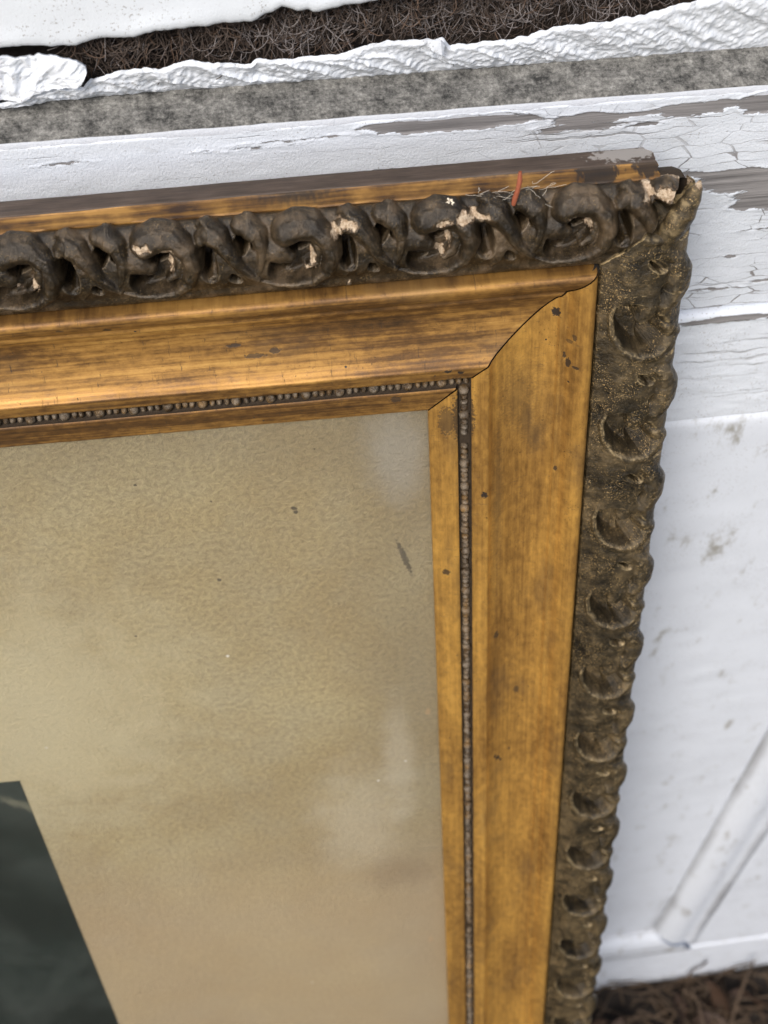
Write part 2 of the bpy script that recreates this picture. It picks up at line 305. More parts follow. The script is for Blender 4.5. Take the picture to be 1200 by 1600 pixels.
def paint(name, crackle=0.0, grime=0.3, lines=0.0, tint=(0.745, 0.79, 0.86), wood=(0.23, 0.22, 0.22), rough=0.42, fine=0.5, gsc=(30, 30, 60)):
    """white house paint; attribute 'peel' (0.5 = edge) bares the grey weathered wood; coordinates in metres"""
    n = N(name); p = n.obj()
    mm = n.map(p, (1000, 1000, 1000))
    big = n.noise(p, 9, 6, 0.6); g2 = n.noise(n.map(p, gsc), 1, 7, 0.7); fn = n.noise(mm, 0.9, 5, 0.6)
    c = n.mix(n.ma('MULTIPLY', n.rng(big, 0.45, 0.7), 0.5), tint, tuple(k * 0.88 for k in tint))
    c = n.mix(n.ma('MULTIPLY', n.rng(g2, 0.56, 0.72), grime), c, (0.33, 0.32, 0.29))
    sp = n.ma('MULTIPLY', n.rng(n.noise(mm, 0.85, 3, 0.6), 0.60, 0.67), n.rng(n.noise(p, 40, 4), 0.38, 0.58))
    c = n.mix(n.ma('MULTIPLY', sp, 0.55), c, (0.20, 0.17, 0.14))
    h = n.ma('MULTIPLY', fn, fine)
    if crackle > 0:
        wp = n.new('VectorMath', {0: n.new('TexNoise', {'Vector': p, 'Scale': 70, 'Detail': 4}).outputs[1], 1: (-0.5, -0.5, -0.5)}, operation='ADD').outputs[0]
        q = n.new('VectorMath', {0: p, 1: n.new('VectorMath', {0: wp, 'Scale': 0.006}, operation='SCALE').outputs[0]}, operation='ADD').outputs[0]
        ve = n.vor(n.map(q, (48, 1, 190)), 1.0, 'DISTANCE_TO_EDGE', 0.6)
        wid = n.rng(n.noise(p, 28, 4, .6), 0.42, 0.70, 0.000, 0.040)
        ck = n.rng(n.ma('SUBTRACT', wid, ve), -0.006, 0.012)
        c = n.mix(n.ma('MULTIPLY', n.attr('crack'), n.rng(g2, 0.35, 0.6, 0.25, 0.6)), c, tuple(k * 0.80 for k in tint))
        ck = n.ma('MULTIPLY', ck, n.attr('crack'))
        c = n.mix(n.ma('MULTIPLY', ck, 0.85), c, (0.17, 0.15, 0.14)); h = n.ma('SUBTRACT', h, n.ma('MULTIPLY', ck, crackle))
    if lines > 0:
        ln = n.noise(n.map(q if crackle > 0 else p, (7, 1, 330)), 1, 3, 0.5); lm = n.rng(ln, 0.60, 0.67)
        lm = n.ma('MULTIPLY', lm, n.rng(n.noise(p, 22, 4), 0.36, 0.60))
        c = n.mix(n.ma('MULTIPLY', lm, 0.40 * lines), c, (0.27, 0.26, 0.26)); h = n.ma('SUBTRACT', h, n.ma('MULTIPLY', lm, lines * 0.6))
    dt = n.rng(n.ma('ADD', n.attr('dirt_shade'), n.ma('MULTIPLY', n.ma('SUBTRACT', big, 0.5), 1.2)), 0.35, 1.3)
    c = n.mix(n.ma('MULTIPLY', dt, 0.8), c, (0.13, 0.12, 0.11))  # carries moulding dirt and the shadow painted on the panel
    gr = n.noise(n.map(p, (12, 200, 420)), 1, 8, 0.7)
    wc = n.ramp(gr, [(0.32, tuple(k * 0.45 for k in wood)), (0.5, wood), (0.68, tuple(min(1, k * 1.5) for k in wood))])
    fx = n.ma('ADD', n.attr('peel'), n.ma('MULTIPLY', n.ma('SUBTRACT', n.noise(n.map(p, (130, 160, 620)), 1, 7, .68), 0.5), 0.62))
    pm = n.rng(fx, 0.485, 0.515)
    c = n.mix(pm, c, wc)
    h = n.ma('ADD', n.ma('MULTIPLY', h, n.ma('SUBTRACT', 1.0, pm)), n.ma('MULTIPLY', n.ma('MULTIPLY', gr, 1.4), pm))
    h = n.ma('SUBTRACT', h, n.ma('MULTIPLY', pm, 1.2))
    return n.out(Base_Color=c, Roughness=n.ma('MULTIPLY_ADD', pm, 0.4, rough, clamp=True), Normal=n.bump(h, 0.65, 0.0006))
M_PAINT = paint('cracked_white_paint', crackle=1.0, grime=0.35, lines=1.9, fine=1.0)
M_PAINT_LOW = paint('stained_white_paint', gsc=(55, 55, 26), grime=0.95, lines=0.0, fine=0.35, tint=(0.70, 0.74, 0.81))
M_PAINT_TOP = paint('chalky_white_paint', grime=0.18, fine=0.35, tint=(0.73, 0.775, 0.83), rough=0.5)
M_LIP = paint('wrinkled_white_paint', grime=0.10, fine=0.5, rough=0.30, tint=(0.73, 0.77, 0.83), wood=(0.35, 0.3, 0.26))
def ledge_mat():
    n = N('grimy_weathered_ledge'); p = n.obj()
    a = n.noise(p, 120, 6, 0.7); b = n.noise(p, 650, 5, 0.8); k = n.noise(n.map(p, (25, 300, 300)), 1, 5)
    st = n.noise(n.map(p, (30, 900, 900)), 1, 5, 0.6); f = n.ma('ADD', n.ma('MULTIPLY', a, 0.46), n.ma('MULTIPLY', b, 0.44)); f = n.ma('ADD', f, n.ma('MULTIPLY', st, 0.10))
    c = n.ramp(f, [(0.40, (0.030, 0.030, 0.028)), (0.47, (0.115, 0.112, 0.104)), (0.53, (0.20, 0.195, 0.18)), (0.64, (0.42, 0.41, 0.38))])
    g = n.attr('peel')
    c = n.mix(n.ma('MULTIPLY', n.rng(n.ma('ADD', g, n.ma('MULTIPLY', n.ma('SUBTRACT', k, 0.5), 0.8)), 0.40, 0.75), 0.95), c, (0.66, 0.69, 0.75))
    return n.out(Base_Color=c, Roughness=0.85, Normal=n.bump(n.ma('ADD', b, n.ma('MULTIPLY', a, .5)), 0.7, 0.0010))
M_LEDGE = ledge_mat()
def plain(name, col, rough=0.8, var=0.3, scale=200, metallic=0.0):
    n = N(name); p = n.pos(); a = n.noise(p, scale, 5)
    c = n.mix(a, tuple(k * (1 - var) for k in col), tuple(min(1, k * (1 + var)) for k in col))
    return n.out(Base_Color=c, Roughness=rough, Metallic=metallic, Normal=n.bump(a, 0.5, 0.0008))
M_DARK = plain('dark_gap', (0.012, 0.009, 0.007), 0.9)
M_FIBRE = plain('hair_fibre_dark', (0.080, 0.058, 0.046), 0.6, 0.6, 90)
M_FIBRE2 = plain('hair_fibre_pale', (0.25, 0.222, 0.215), 0.5, 0.5, 90)
M_FIBRE3 = plain('hair_fibre_brown', (0.12, 0.075, 0.05), 0.6, 0.6, 90)
M_ROT = plain('rotten_wood', (0.05, 0.038, 0.03), 0.9, 0.6, 300)
def soil():
    n = N('dark_soil'); p = n.pos(); a = n.noise(p, 60, 6, 0.6); b = n.noise(p, 1.5, 5)
    c = n.mix(a, (0.006, 0.004, 0.003), (0.024, 0.017, 0.012))
    y = n.new('SeparateXYZ', {0: p}).outputs[1]
    c = n.mix(n.rng(n.ma('ADD', y, n.ma('MULTIPLY', b, 0.5)), -0.5, -1.3), c, n.mix(a, (0.15, 0.135, 0.085), (0.26, 0.235, 0.16)))  # out of view the ground is lightened to bounce light onto the gilding
    return n.out(Base_Color=c, Roughness=0.95, Normal=n.bump(a, 0.5, 0.003))
M_SOIL = soil()
M_STRAW = plain('dead_grass', (0.075, 0.047, 0.026), 0.7, 0.5, 40)
M_LEAF = plain('dry_leaf', (0.045, 0.023, 0.012), 0.7, 0.5, 60)
M_ORANGE = plain('orange_fibre', (0.30, 0.085, 0.042), 0.5, 0.15, 800)
M_WEB = plain('cobweb', (0.55, 0.50, 0.42), 0.6, 0.1)
M_CRUMB = plain('plaster_crumb', (0.72, 0.64, 0.52), 0.8, 0.15, 900)
M_TWIG = plain('splinter', (0.05, 0.025, 0.015), 0.8)

M_GROOVE = plain('dark_bead_channel', (0.030, 0.018, 0.008), 0.8, 0.6, 900)
# ================================================================ ground
def tag(o, label=None, cat=None, group=None, kind=None):
    if label: o['label'] = label
    if cat: o['category'] = cat
    if group: o['group'] = group
    if kind: o['kind'] = kind
    return o
xs = np.concatenate([[-40, -8, -3, -1], np.linspace(-.4, 1.2, 150), [2, 4, 10, 40]]); ys = np.concatenate([[-40, -8, -3, -1.4], np.linspace(-.9, .1, 100), [0.5, 2, 40]])
X, Y = np.meshgrid(xs, ys, indexing='ij')
Z = np.where((X > -.5) & (X < 1.3) & (Y > -1) & (Y < .2), 0.010 * fbm(X * 12, Y * 12, 5) + 0.006 * fbm(X * 60, Y * 60, 3), 0) - 0.002
tag(link('ground', mesh('ground', np.stack([X, Y, Z], 2).reshape(-1, 3), gridf(len(xs), len(ys)), [M_SOIL])), kind='structure')

# ================================================================ the wall (faces -Y, lower boards at y = 0)
wall = bpy.data.objects.new('painted_wall', None); COL.objects.link(wall); wall.location = (0.2, 0, 0)
tag(wall, 'weathered white painted board wall with peeling paint behind the gilt frame', 'wall')
def wpart(name, V, F, mat, smooth=True, attrs=None, parent=wall, label=None, kind=None):
    V = np.asarray(V, float).copy(); V[:, 0] -= 0.2
    o = link(name, mesh(name, V, F, [mat], smooth, attrs=attrs), parent)
    if label: o['label'] = label
    if kind: o['kind'] = kind
    return o
def fine_axis(lo, a, b, hi, step, coarse=0.04):
    return np.unique(np.concatenate([np.arange(lo, a, coarse), np.arange(a, b, step), np.arange(b, hi + coarse, coarse)]))
# (x, z, rx, rz) of the bare patches, mm
PEEL = [(98, 1320.5, 32, 3.4), (75, 1322, 14, 2.2), (118, 1319.8, 14, 2.2), (152, 1317.5, 14, 3.0), (168, 1318, 14, 1.6), (194, 1318.5, 14, 3.3), (206, 1320, 10, 1.8), (149, 1313.7, 17, 1.7), (176, 1312.6, 7, .9),
        (222, 1318.5, 10, 5.2), (235, 1319, 9, 6), (38, 1318.5, 14, .35), (15, 1316.2, 9, .35), (128, 1325, 7, .5),
        (232, 1277, 30, 6.5), (218, 1282, 22, 2.2), (245, 1268, 22, 9), (203, 1283.5, 10, 1.1), (236, 1262, 14, 3), (262, 1278, 16, 10), (300, 1272, 30, 12),
        (238, 1190.8, 26, 2.3), (268, 1190.3, 14, 2.5), (212, 1187.8, 9, 1.2), (-52, 1315.8, 7, .45), (252, 1213, 7, .9), (226, 1210, 10, .7), (243, 1247, 9, .5), (231, 1231, 3, 1.1)]
def peel_field(X, Z):
    x = X * 1000; z = Z * 1000; f = np.full(X.shape, -9.0)
    wx = x + 3.0 * fbm(x / 14, z / 5, 4); wz = z + 1.5 * fbm(x / 9 + 40, z / 4, 4)
    for cx, cz, rx, rz in PEEL:
        dd = np.sqrt(((wx - cx) / rx) ** 2 + ((wz - cz) / rz) ** 2); f = np.maximum(f, (1 - dd) * min(1, rz / 2.5))
    return np.clip(0.5 + f * 0.5, 0, 1)
def board(name, z0, z1, y, mat, turn=None, shade=None, xa=-0.09, xb=0.31, step=0.0006, bulge=0.0, lines=True, label=None, cracks=None, xlo=-1.6, xhi=2.2, edge=0.0015, steps_z=None, wob=0.0003):
    xs = fine_axis(xlo, xa, xb, xhi, step); nz = steps_z or max(6, int((z1 - z0) / step)); zs = np.linspace(z0, z1, nz)
    X, Z = np.meshgrid(xs, zs, indexing='ij'); pf = peel_field(X, Z)
    t = np.minimum(Z - z0, z1 - Z); rd = np.clip(1 - t / edge, 0, 1)
    Y = y + edge * (1 - np.sqrt(np.clip(1 - rd * rd, 0, 1))) - bulge * np.sin(math.pi * (Z - z0) / (z1 - z0))
    Y = Y - wob * fbm(X * 60, Z * 140, 4)
    Y = Y + 0.00035 * sstep(0.47, 0.53, pf) - 0.00035 * np.exp(-((pf - 0.44) / 0.04) ** 2) * (0.4 + vnoise(X * 200, Z * 200))
    if turn: Y = Y + 0.9 * np.clip(X - turn, 0, None) ** 1.6 * 1.6
    P = np.stack([X, Y, Z], 2); V, F = solid_grid(P, (0, 0.02, 0))
    st_ = np.zeros(X.shape) if shade is None else shade(X, Z)
    ck = np.ones(X.shape) if cracks is None else cracks(X, Z)
    z = np.zeros(X.size)
    return wpart(name, V, F, mat, attrs={'peel': np.concatenate([pf.ravel(), z]), 'crack': np.concatenate([ck.ravel(), z]), 'dirt_shade': np.concatenate([st_.ravel(), z])}, label=label)
def crack_top(X, Z): return np.clip(sstep(0.15, 0.21, X) * sstep(1.300, 1.285, Z) + 0.35 * sstep(0.04, 0.12, X) * (Z > 1.29), 0, 1)
board('rail_board', 1.1965, 1.3255, 0.0, M_PAINT, label='white board with alligator cracks and bare grey patches', cracks=crack_top)
board('bead_strip', 1.1870, 1.1955, -0.0022, M_PAINT, bulge=0.0010, edge=0.002, cracks=lambda X, Z: X * 0)
board('lower_board', 1.1085, 1.1860, 0.0006, M_PAINT, cracks=lambda X, Z: X * 0, wob=0.0004)
# big lower panel, its mouldings, stile and bottom rail
board('door_panel', 0.196, 1.1065, 0.002, M_PAINT_LOW, shade=lambda X, Z: 0.62 * np.exp(-((X - .385) / .035) ** 2 - ((Z - .86) / .13) ** 2) + 0.9 * sstep(.36, .386, X) * sstep(.45, .2, Z), step=0.006, xa=-.3, xb=0.386, xhi=0.386, label='smooth white panel with grey stains and soft painted shade', wob=0.0006)  # soft shadow painted in at the right edge, darker again towards the lower corner
board('bottom_rail', -0.02, 0.122, 0.0, M_PAINT_LOW, step=0.004, xa=-.1, xb=0.7, wob=0.001)
board('right_stile', 0.123, 1.1065, 0.0005, M_PAINT_LOW, step=0.006, xa=.440, xb=0.8, xlo=0.440, wob=0.0006)
def moulding(name, pts_from, pts_to, axis, mat):
    """ogee strip swept from a to b; profile over 'axis' direction"""
    prof = [(0, 0.004), (0.003, -0.002), (0.010, -0.007), (0.021, -0.009), (0.032, -0.0075), (0.041, -0.003), (0.047, -0.0045), (0.054, -0.004), (0.0575, 0.004)]
    a = np.array(pts_from, float); b = np.array(pts_to, float); ax = np.array(axis, float); n = 60; V = []
    for i in range(n):
        t = i / (n - 1)
        for q, (s, y) in enumerate(prof):
            m = s  # mitred at the corner end (t = 0)
            base = a + (b - a) * t
            dirn = (b - a) / np.linalg.norm(b - a)
            V.append(base + ax * s + dirn * (-m) * (1 - t) + np.array([0, y + 0.0008 * float(vnoise(np.array(t * 30), np.array(q * 1.3))), 0]))
    return V, gridf(n, len(prof)), np.tile(np.array([1.0, .75, .15, 0, 0, .2, .8, .8, .8]), n)
V, F, DT = moulding('m', (0.386, 0, 0.200), (0.386, 0, 1.1065), (1, 0, 0), None)
def zeros(V): return {'peel': np.zeros(len(V)), 'crack': np.zeros(len(V))}
wpart('panel_moulding', V, F, M_PAINT_LOW, attrs={**zeros(V), 'dirt_shade': DT})
prof_scale = 1.34
V, F, DT = moulding('m', (0.386, 0, 0.200), (-1.6, 0, 0.200), (0, 0, -1), None)
V = np.array(V); V[:, 2] = 0.200 + (V[:, 2] - 0.200) * prof_scale
wpart('panel_moulding', V, F, M_PAINT_LOW, attrs={**zeros(V), 'dirt_shade': DT})
# sloping ledge, thick with grime
xs = fine_axis(-1.6, -0.09, 0.26, 2.2, 0.0008); ts = np.linspace(0, 1, 44)
X, T = np.meshgrid(xs, ts, indexing='ij')
Yl = 0.0001 + 0.0189 * T; Zl = 1.3273 + 0.0042 * T + 0.0009 * (1 - (1 - np.clip(T * 8, 0, 1)) ** 2) - 0.0009
nz_ = fbm(X * 120, T * 5, 5); Zl = Zl + 0.00035 * nz_ - 0.0022 * np.clip(1 - T * 16, 0, 1) ** 2
pe = 1.6 * sstep(0.06, 0.02, T) + 0.62 * sstep(0.90, 1.0, T)
V, F = solid_grid(np.stack([X, Yl, Zl], 2), (0, 0.004, -0.02))
wpart('ledge', V, F, M_LEDGE, attrs={'peel': np.concatenate([pe.ravel(), pe.ravel() * 0])}, label='grey grime covered ledge')
# crumpled lip of thick paint above the ledge
LIPX = [-1.6, -.0723, -.0616, -.0577, -.0491, -.0410, -.0382, -.0261, -.0202, -.0120, 0, .0116, .0216, .0236, .0379, .0572, .0716, .0837, .0934, .0961, .1182, .1278, .1374, .1571, .1715, .1835, .193, .24, 2.2]
LIPZ = [1337, 1337.6, 1338.1, 1340.7, 1342.9, 1341.8, 1345.1, 1347.8, 1348.7, 1348.0, 1350.4, 1347.6, 1346.7, 1348.3, 1347.6, 1348.8, 1352.8, 1352.0, 1352.1, 1348.9, 1349.1, 1351.2, 1353.2, 1354.5, 1357, 1359.4, 1361.5, 1368, 1375]
xs = fine_axis(-1.6, -0.09, 0.26, 2.2, 0.0005); ts = np.linspace(0, 1, 56)
X, T = np.meshgrid(xs, ts, indexing='ij')
top = np.interp(X, LIPX, LIPZ) / 1000 + 0.0009 * fbm(X * 300, X * 0, 4)
Zp = 1.3312 + (top - 1.3312) * T
def ridged(x, y, o=4):
    s = 0; a = .5
    for i in range(o): s = s + a * (1 - np.abs(2 * vnoise(x + 31 * i, y + 7 * i) - 1)); x = x * 2.1; y = y * 2.1; a *= .5
    return s
cr = 1.25 * ridged(X * 75 + T * 2.0 + 1.2 * fbm(X * 60, T * 2, 2), Zp * 110 + X * 70, 2) + 0.25 * ridged(X * 260 + 5, Zp * 300 - X * 200, 2)
Yp = 0.0185 - 0.0085 * T ** 0.9 - 0.0036 * (cr ** 1.4 - 0.4) * np.sin(math.pi * np.clip(T * 0.9 + 0.08, 0, 1)) - 0.0008 * fbm(X * 500, Zp * 500, 3)
Yp = Yp + 0.0012 * sstep(0.90, 1.0, T)
V, F = solid_grid(np.stack([X, Yp, Zp], 2), (0, 0.0007, -0.0003))
pf = np.clip(0.15 + 0.35 * (T > 2), 0, 1)
wpart('paint_lip', V, F, M_LIP, attrs=zeros(V), label='crumpled lip of thick white paint with a ragged top edge')
# crumpled flap at the upper left, cut off by a crack
FX = np.array([-1.6, -.0720, -.0625, -.0572, -.0500, -.0415, -.0382]); FB = np.array([1339.6, 1339.8, 1339.9, 1343.2, 1345.0, 1347.3, 1353.0]); FT = np.array([1360, 1359.7, 1357.6, 1357.2, 1358.6, 1357.3, 1353.8])
xs = np.unique(np.concatenate([np.linspace(-1.6, -.09, 150), np.arange(-.09, -.0381, .0005)])); X, T = np.meshgrid(xs, np.linspace(0, 1, 50), indexing='ij')
zb = np.interp(X, FX, FB) / 1000 + 0.0004 * fbm(X * 400, X * 0 + 3, 3); zt = np.interp(X, FX, FT) / 1000 + 0.0004 * fbm(X * 400, X * 0 + 9, 3); Zf = zb + (zt - zb) * T
cr = ridged(X * 110 + 9 + fbm(X * 60, T * 2, 2), Zf * 90 - X * 90, 4)
Yf = 0.0095 - 0.0050 * (cr - 0.4) - 0.0035 * sstep(-.06, -.04, X) + 0.002 * T
V, F = solid_grid(np.stack([X, Yf, Zf], 2), (0, 0.0014, 0))
wpart('paint_flap', V, F, M_LIP, attrs=zeros(V), label='lifted crumpled paint flap ending in a pointed white flake')
# upper board with chipped lower edge
BX = [-1.6, -.0640, -.0500, -.0408, -.0314, -.0222, -.0117, -.0025, .0079, .0242, .0266, .0336, .0405, .0475, .0709, .0825, .15, 2.2]
BZ = [1361.5, 1361.0, 1359.6, 1359.6, 1361.5, 1361.3, 1363.4, 1363.2, 1363.7, 1364.8, 1366, 1369.2, 1366.5, 1367, 1369.5, 1372.3, 1381, 1400]
xs = fine_axis(-1.6, -0.09, 0.12, 2.2, 0.0006); ts = np.linspace(0, 1, 60) ** 2.2
X, T = np.meshgrid(xs, ts, indexing='ij'); zb = np.interp(X, BX, BZ) / 1000 + 0.0008 * fbm(X * 260, X * 0 + 5, 5) + 0.0016 * np.abs(fbm(X * 70, X * 0 + 15, 3))
Zb = zb + (2.6 - zb) * T; e = (Zb - zb)
Yb = 0.0100 + 0.0030 * np.exp(-e / 0.0012) - 0.0010 * np.exp(-((e - .004) / .003) ** 2) * vnoise(X * 80, X * 0) - 0.0005 * fbm(X * 40, Zb * 60, 4)
V, F = solid_grid(np.stack([X, Yb, Zb], 2), (0, 0.012, 0))
wpart('upper_board', V, F, M_PAINT_TOP, attrs=zeros(V), label='chalky white upper board with a chipped lower edge')
# rotten backing in the gap and the hair that hangs out of it
xs = fine_axis(-1.6, -0.09, 0.30, 2.2, 0.0015); zs = np.linspace(1.325, 1.46, 70); X, Z = np.meshgrid(xs, zs, indexing='ij')
Yk = 0.034 - 0.005 * fbm(X * 55, Z * 70, 5)
wpart('rotten_backing', np.stack([X, Yk, Z], 2).reshape(-1, 3), gridf(len(xs), len(zs)), M_ROT)
for mat, cnt, rad, seed in ((M_FIBRE, 3600, 0.00016, 1), (M_FIBRE2, 1300, 0.00013, 2), (M_FIBRE3, 500, 0.00018, 3)):
    r2 = np.random.default_rng(seed); bag = Bag()
    for i in range(cnt):
        x = r2.uniform(-0.045, 0.215); lo = np.interp(x, LIPX, LIPZ) / 1000; hi = np.interp(x, BX, BZ) / 1000
        z = r2.uniform(lo - .001, hi + .003); y = r2.uniform(0.015, 0.031)
        if mat is M_FIBRE2 and r2.random() < 0.55: x = r2.uniform(0.02, 0.215); lo = np.interp(x, LIPX, LIPZ) / 1000; z = r2.uniform(lo, lo + .014)
        ang = 1.45 + 1.6 * float(fbm(np.array(x * 130), np.array(z * 130), 2)) + r2.normal(0, 0.45); L = r2.uniform(0.003, 0.012); k = r2.normal(0, 130)
        p = np.array([x, y, z]); pts = [p.copy()]; dy = r2.normal(0, 0.35)
        for s in range(6):
            ang += k * L / 6 + r2.normal(0, .15); p = p + np.array([math.cos(ang), dy, -math.sin(ang)]) * L / 6; pts.append(p.copy())
        pts = np.array(pts); pts[:, 1] = np.clip(pts[:, 1], 0.0135, 0.033)
        bag.add(*tube(pts, rad * r2.uniform(0.6, 1.5), 3))
    me = bag.mesh('hair_fibre', [mat], inv=Matrix.Translation((-0.2, 0, 0))); o = link('hair_fibre', me, wall); o['kind'] = 'stuff'
    o['label'] = {1: 'dark matted hair fibre in the gap', 2: 'pale grey stray hairs in the gap', 3: 'brown hair fibre in the gap'}[seed]
# loose white flake on the lip
c = np.array([0.0905, 0.0065, 1.3522]); fl = [(-.004, 0, .003), (.001, -.001, .0035), (.003, .0, .0005), (.0018, -.0015, -.003), (-.002, -.001, -.001), (-.0035, .0, .0008)]
P = [c + np.array(q) for q in fl] + [c + np.array(q) + np.array([0, .0006, 0]) for q in fl]
Fq = [(0, 1, 4, 5), (1, 2, 3, 4)] + [tuple(k + 6 for k in t[::-1]) for t in [(0, 1, 4, 5), (1, 2, 3, 4)]] + [(i, i + 6, (i + 1) % 6 + 6, (i + 1) % 6) for i in range(6)]
wpart('paint_flake', P, Fq, M_LIP, False, attrs=zeros(P))

# ================================================================ the framed picture
ax_x = Vector((0.996875, -0.055125, 0.056581)); ax_y = Vector((-0.045340, 0.187265, 0.981262)); ax_z = Vector((-0.064688, -0.980761, 0.184181))
S0 = Vector((0.081858, -0.066078, -0.473534 + 1.70))     # sight corner (inner top right corner)
Wd, Ht = 0.70, 1.10
FM = Matrix(((ax_x.x, ax_y.x, ax_z.x, 0), (ax_x.y, ax_y.y, ax_z.y, 0), (ax_x.z, ax_y.z, ax_z.z, 0), (0, 0, 0, 1)))
BY = Ht + 0.1035     # local y of the sight corner: the root sits at the frame's bottom edge
frame = bpy.data.objects.new('framed_picture', None); COL.objects.link(frame)
FM.translation = S0 - ax_y * BY; frame.matrix_world = FM
tag(frame, 'old gilt picture frame with carved leaf border leaning on the white wall', 'picture frame')
# profile: (a = mm outwards from the sight edge, h = mm towards the viewer)
G = [(0, -3.2), (0, -.3), (.4, .05), (2, .3), (7, 1.2), (11.6, 1.9), (12.1, 1.5)]
CH = [(12.1, 1.5), (12.4, .2), (13.0, -.7), (16.6, -.7), (17.5, .1), (17.8, 2.2)]
G2 = [(17.8, 2.2), (18.4, 3.0), (19.6, 3.3), (22.5, 4.0), (23.8, 4.5), (24.5, 4.6), (25.0, 4.3),
     (26.2, 2.9), (28.5, 1.4), (31.5, .1), (35, -1.1), (39, -2.0), (43, -2.5), (47, -2.5), (50, -1.9), (52.2, -1.0), (53.0, -.6), (53.3, .1), (53.9, .55), (54.9, .7), (55.6, .5), (56.1, .6), (57.0, 1.6), (58.6, 3.5), (60.3, 5.0), (62, 6.1), (63.6, 6.7), (65.0, 6.6), (66.0, 5.9), (66.6, 4.6), (66.9, 2.0), (67.0, -1.0)]
D = [(67.0, -1.0), (67.3, -3.2), (68.4, -3.6), (69.5, -17.0), (80, -18), (90, -18), (97, -17), (98.8, -12.0), (99.2, -6.0), (99.6, -5.0)]
B = [(99.6, -5.0), (100.3, -4.6), (100.9, -4.9), (101.2, -6.0), (101.9, -8.0), (102.8, -10.4), (103.5, -11.0)]
E_ = [(103.5, -11.0), (103.9, -11.4), (104.0, -12), (104.0, -20.5), (103.5, -21.3), (95, -21.4), (10, -20), (2, -3.2), (0, -3.2)]
def xf_top(s, a, h): return np.stack([-Wd + s, BY + a, h], -1)
def xf_right(s, a, h): return np.stack([a, BY - s, h], -1)
def xf_bot(s, a, h): return np.stack([-s, BY - Ht - a, h], -1)
def xf_left(s, a, h): return np.stack([-Wd - a, BY - Ht + s, h], -1)
def dens(pts, mx=1.1):
    o = [pts[0]]
    for p, q in zip(pts[:-1], pts[1:]):
        k = max(1, int(math.hypot(q[0] - p[0], q[1] - p[1]) / mx + .999))
        if math.hypot(q[0] - p[0], q[1] - p[1]) > 12: k = 2
        for i in range(1, k + 1): o.append((p[0] + (q[0] - p[0]) * i / k, p[1] + (q[1] - p[1]) * i / k))
    return o
def rail(name, xf, L, mats, fine=None, clampC=(None, None), seed=0, label=None):
    V = []; F = []; MI = []; UV = []; off = 0
    lo, hi = fine or (0, 0)
    base = np.unique(np.concatenate([np.linspace(0, L, 60), np.arange(lo, hi, 0.0016)])) if fine else np.linspace(0, L, 60)
    for zi, prof in enumerate((G, D, B, E_, CH, G2)):
        pr = np.array(dens(prof)) / 1000; a = pr[:, 0]; h = pr[:, 1]
        t = base / L
        Sg = (-a[None, :] + 0.0005) + t[:, None] * (L + 2 * a[None, :] - 0.0010)
        if zi in (2, 3):
            w_ = 0.0012 * fbm(a * 400, h * 500 + seed, 3)
            if clampC[1] is not None: Sg = np.minimum(Sg, clampC[1] + w_[None, :] - 0.0035 * (h[None, :] < -.0105) * sstep(-.016, -.021, h)[None, :])
            if clampC[0] is not None: Sg = np.maximum(Sg, clampC[0] + w_[None, :])
        A = np.broadcast_to(a[None, :], Sg.shape).copy(); H = np.broadcast_to(h[None, :], Sg.shape).copy()
        if zi in (0, 4, 5):
            env = np.sin(math.pi * np.clip(t, 0, 1))[:, None] ** .2
            H = H + 0.00022 * fbm(Sg * 45 + seed, A * 160, 3) + 0.00012 * fbm(Sg * 30 + seed * 3, A * 0, 3)
        elif zi in (2, 3):
            H = H + 0.0003 * fbm(Sg * 70 + seed, A * 900, 3); A = A + 0.0004 * fbm(Sg * 40 + seed, H * 100, 3) * (1 if zi == 2 else 0.3)
        P = xf(Sg, A, H); nu, nv = Sg.shape
        V.append(P.reshape(-1, 3)); UV.append(np.stack([Sg * 1000, A * 1000 + (0 if zi != 3 else (-h[None, :] * 1000 - 4) * 1.0)], 2).reshape(-1, 2))
        f = gridf(nu, nv, name == 'x') + off; F.append(f); MI.append(np.full(len(f), (0, 4, 2, 3, 4, 0)[zi])); off += nu * nv
        # end caps for the broken ends
        for e, cl in ((0, clampC[0]), (nu - 1, clampC[1])):
            if zi == 2 and cl is not None: pass
    F = np.concatenate(F); 
    me = mesh(name, np.concatenate(V), F, mats, True, np.concatenate(MI), np.concatenate(UV), {'chip': np.zeros(off)})
    me.set_sharp_from_angle(angle=R(50)) if hasattr(me, 'set_sharp_from_angle') else None
    o = link(name, me, frame)
    if label: o['label'] = label
    return o
top_rail = rail('top_rail', xf_top, Wd, [M_GILT_TOP, M_ORN_TOP, M_BACKGOLD, M_WOOD, M_GROOVE], (Wd - .30, Wd), (None, Wd + .089), 3, 'top rail with brown gilding toned darker for weaker light')
side_rail = rail('side_rail', xf_right, Ht, [M_GILT_SIDE, M_ORN_SIDE, M_BACKGOLD, M_WOOD, M_GROOVE], (0, .68), (-0.078, None), 11, 'right rail with gilding toned lighter for stronger light')
bottom_rail = rail('bottom_rail', xf_bot, Wd, [M_GILT, M_ORN_SIDE, M_BACKGOLD, M_WOOD, M_GROOVE], None, (None, None), 21)
left_rail = rail('left_rail', xf_left, Ht, [M_GILT, M_ORN_SIDE, M_BACKGOLD, M_WOOD, M_GROOVE], None, (None, None), 31)
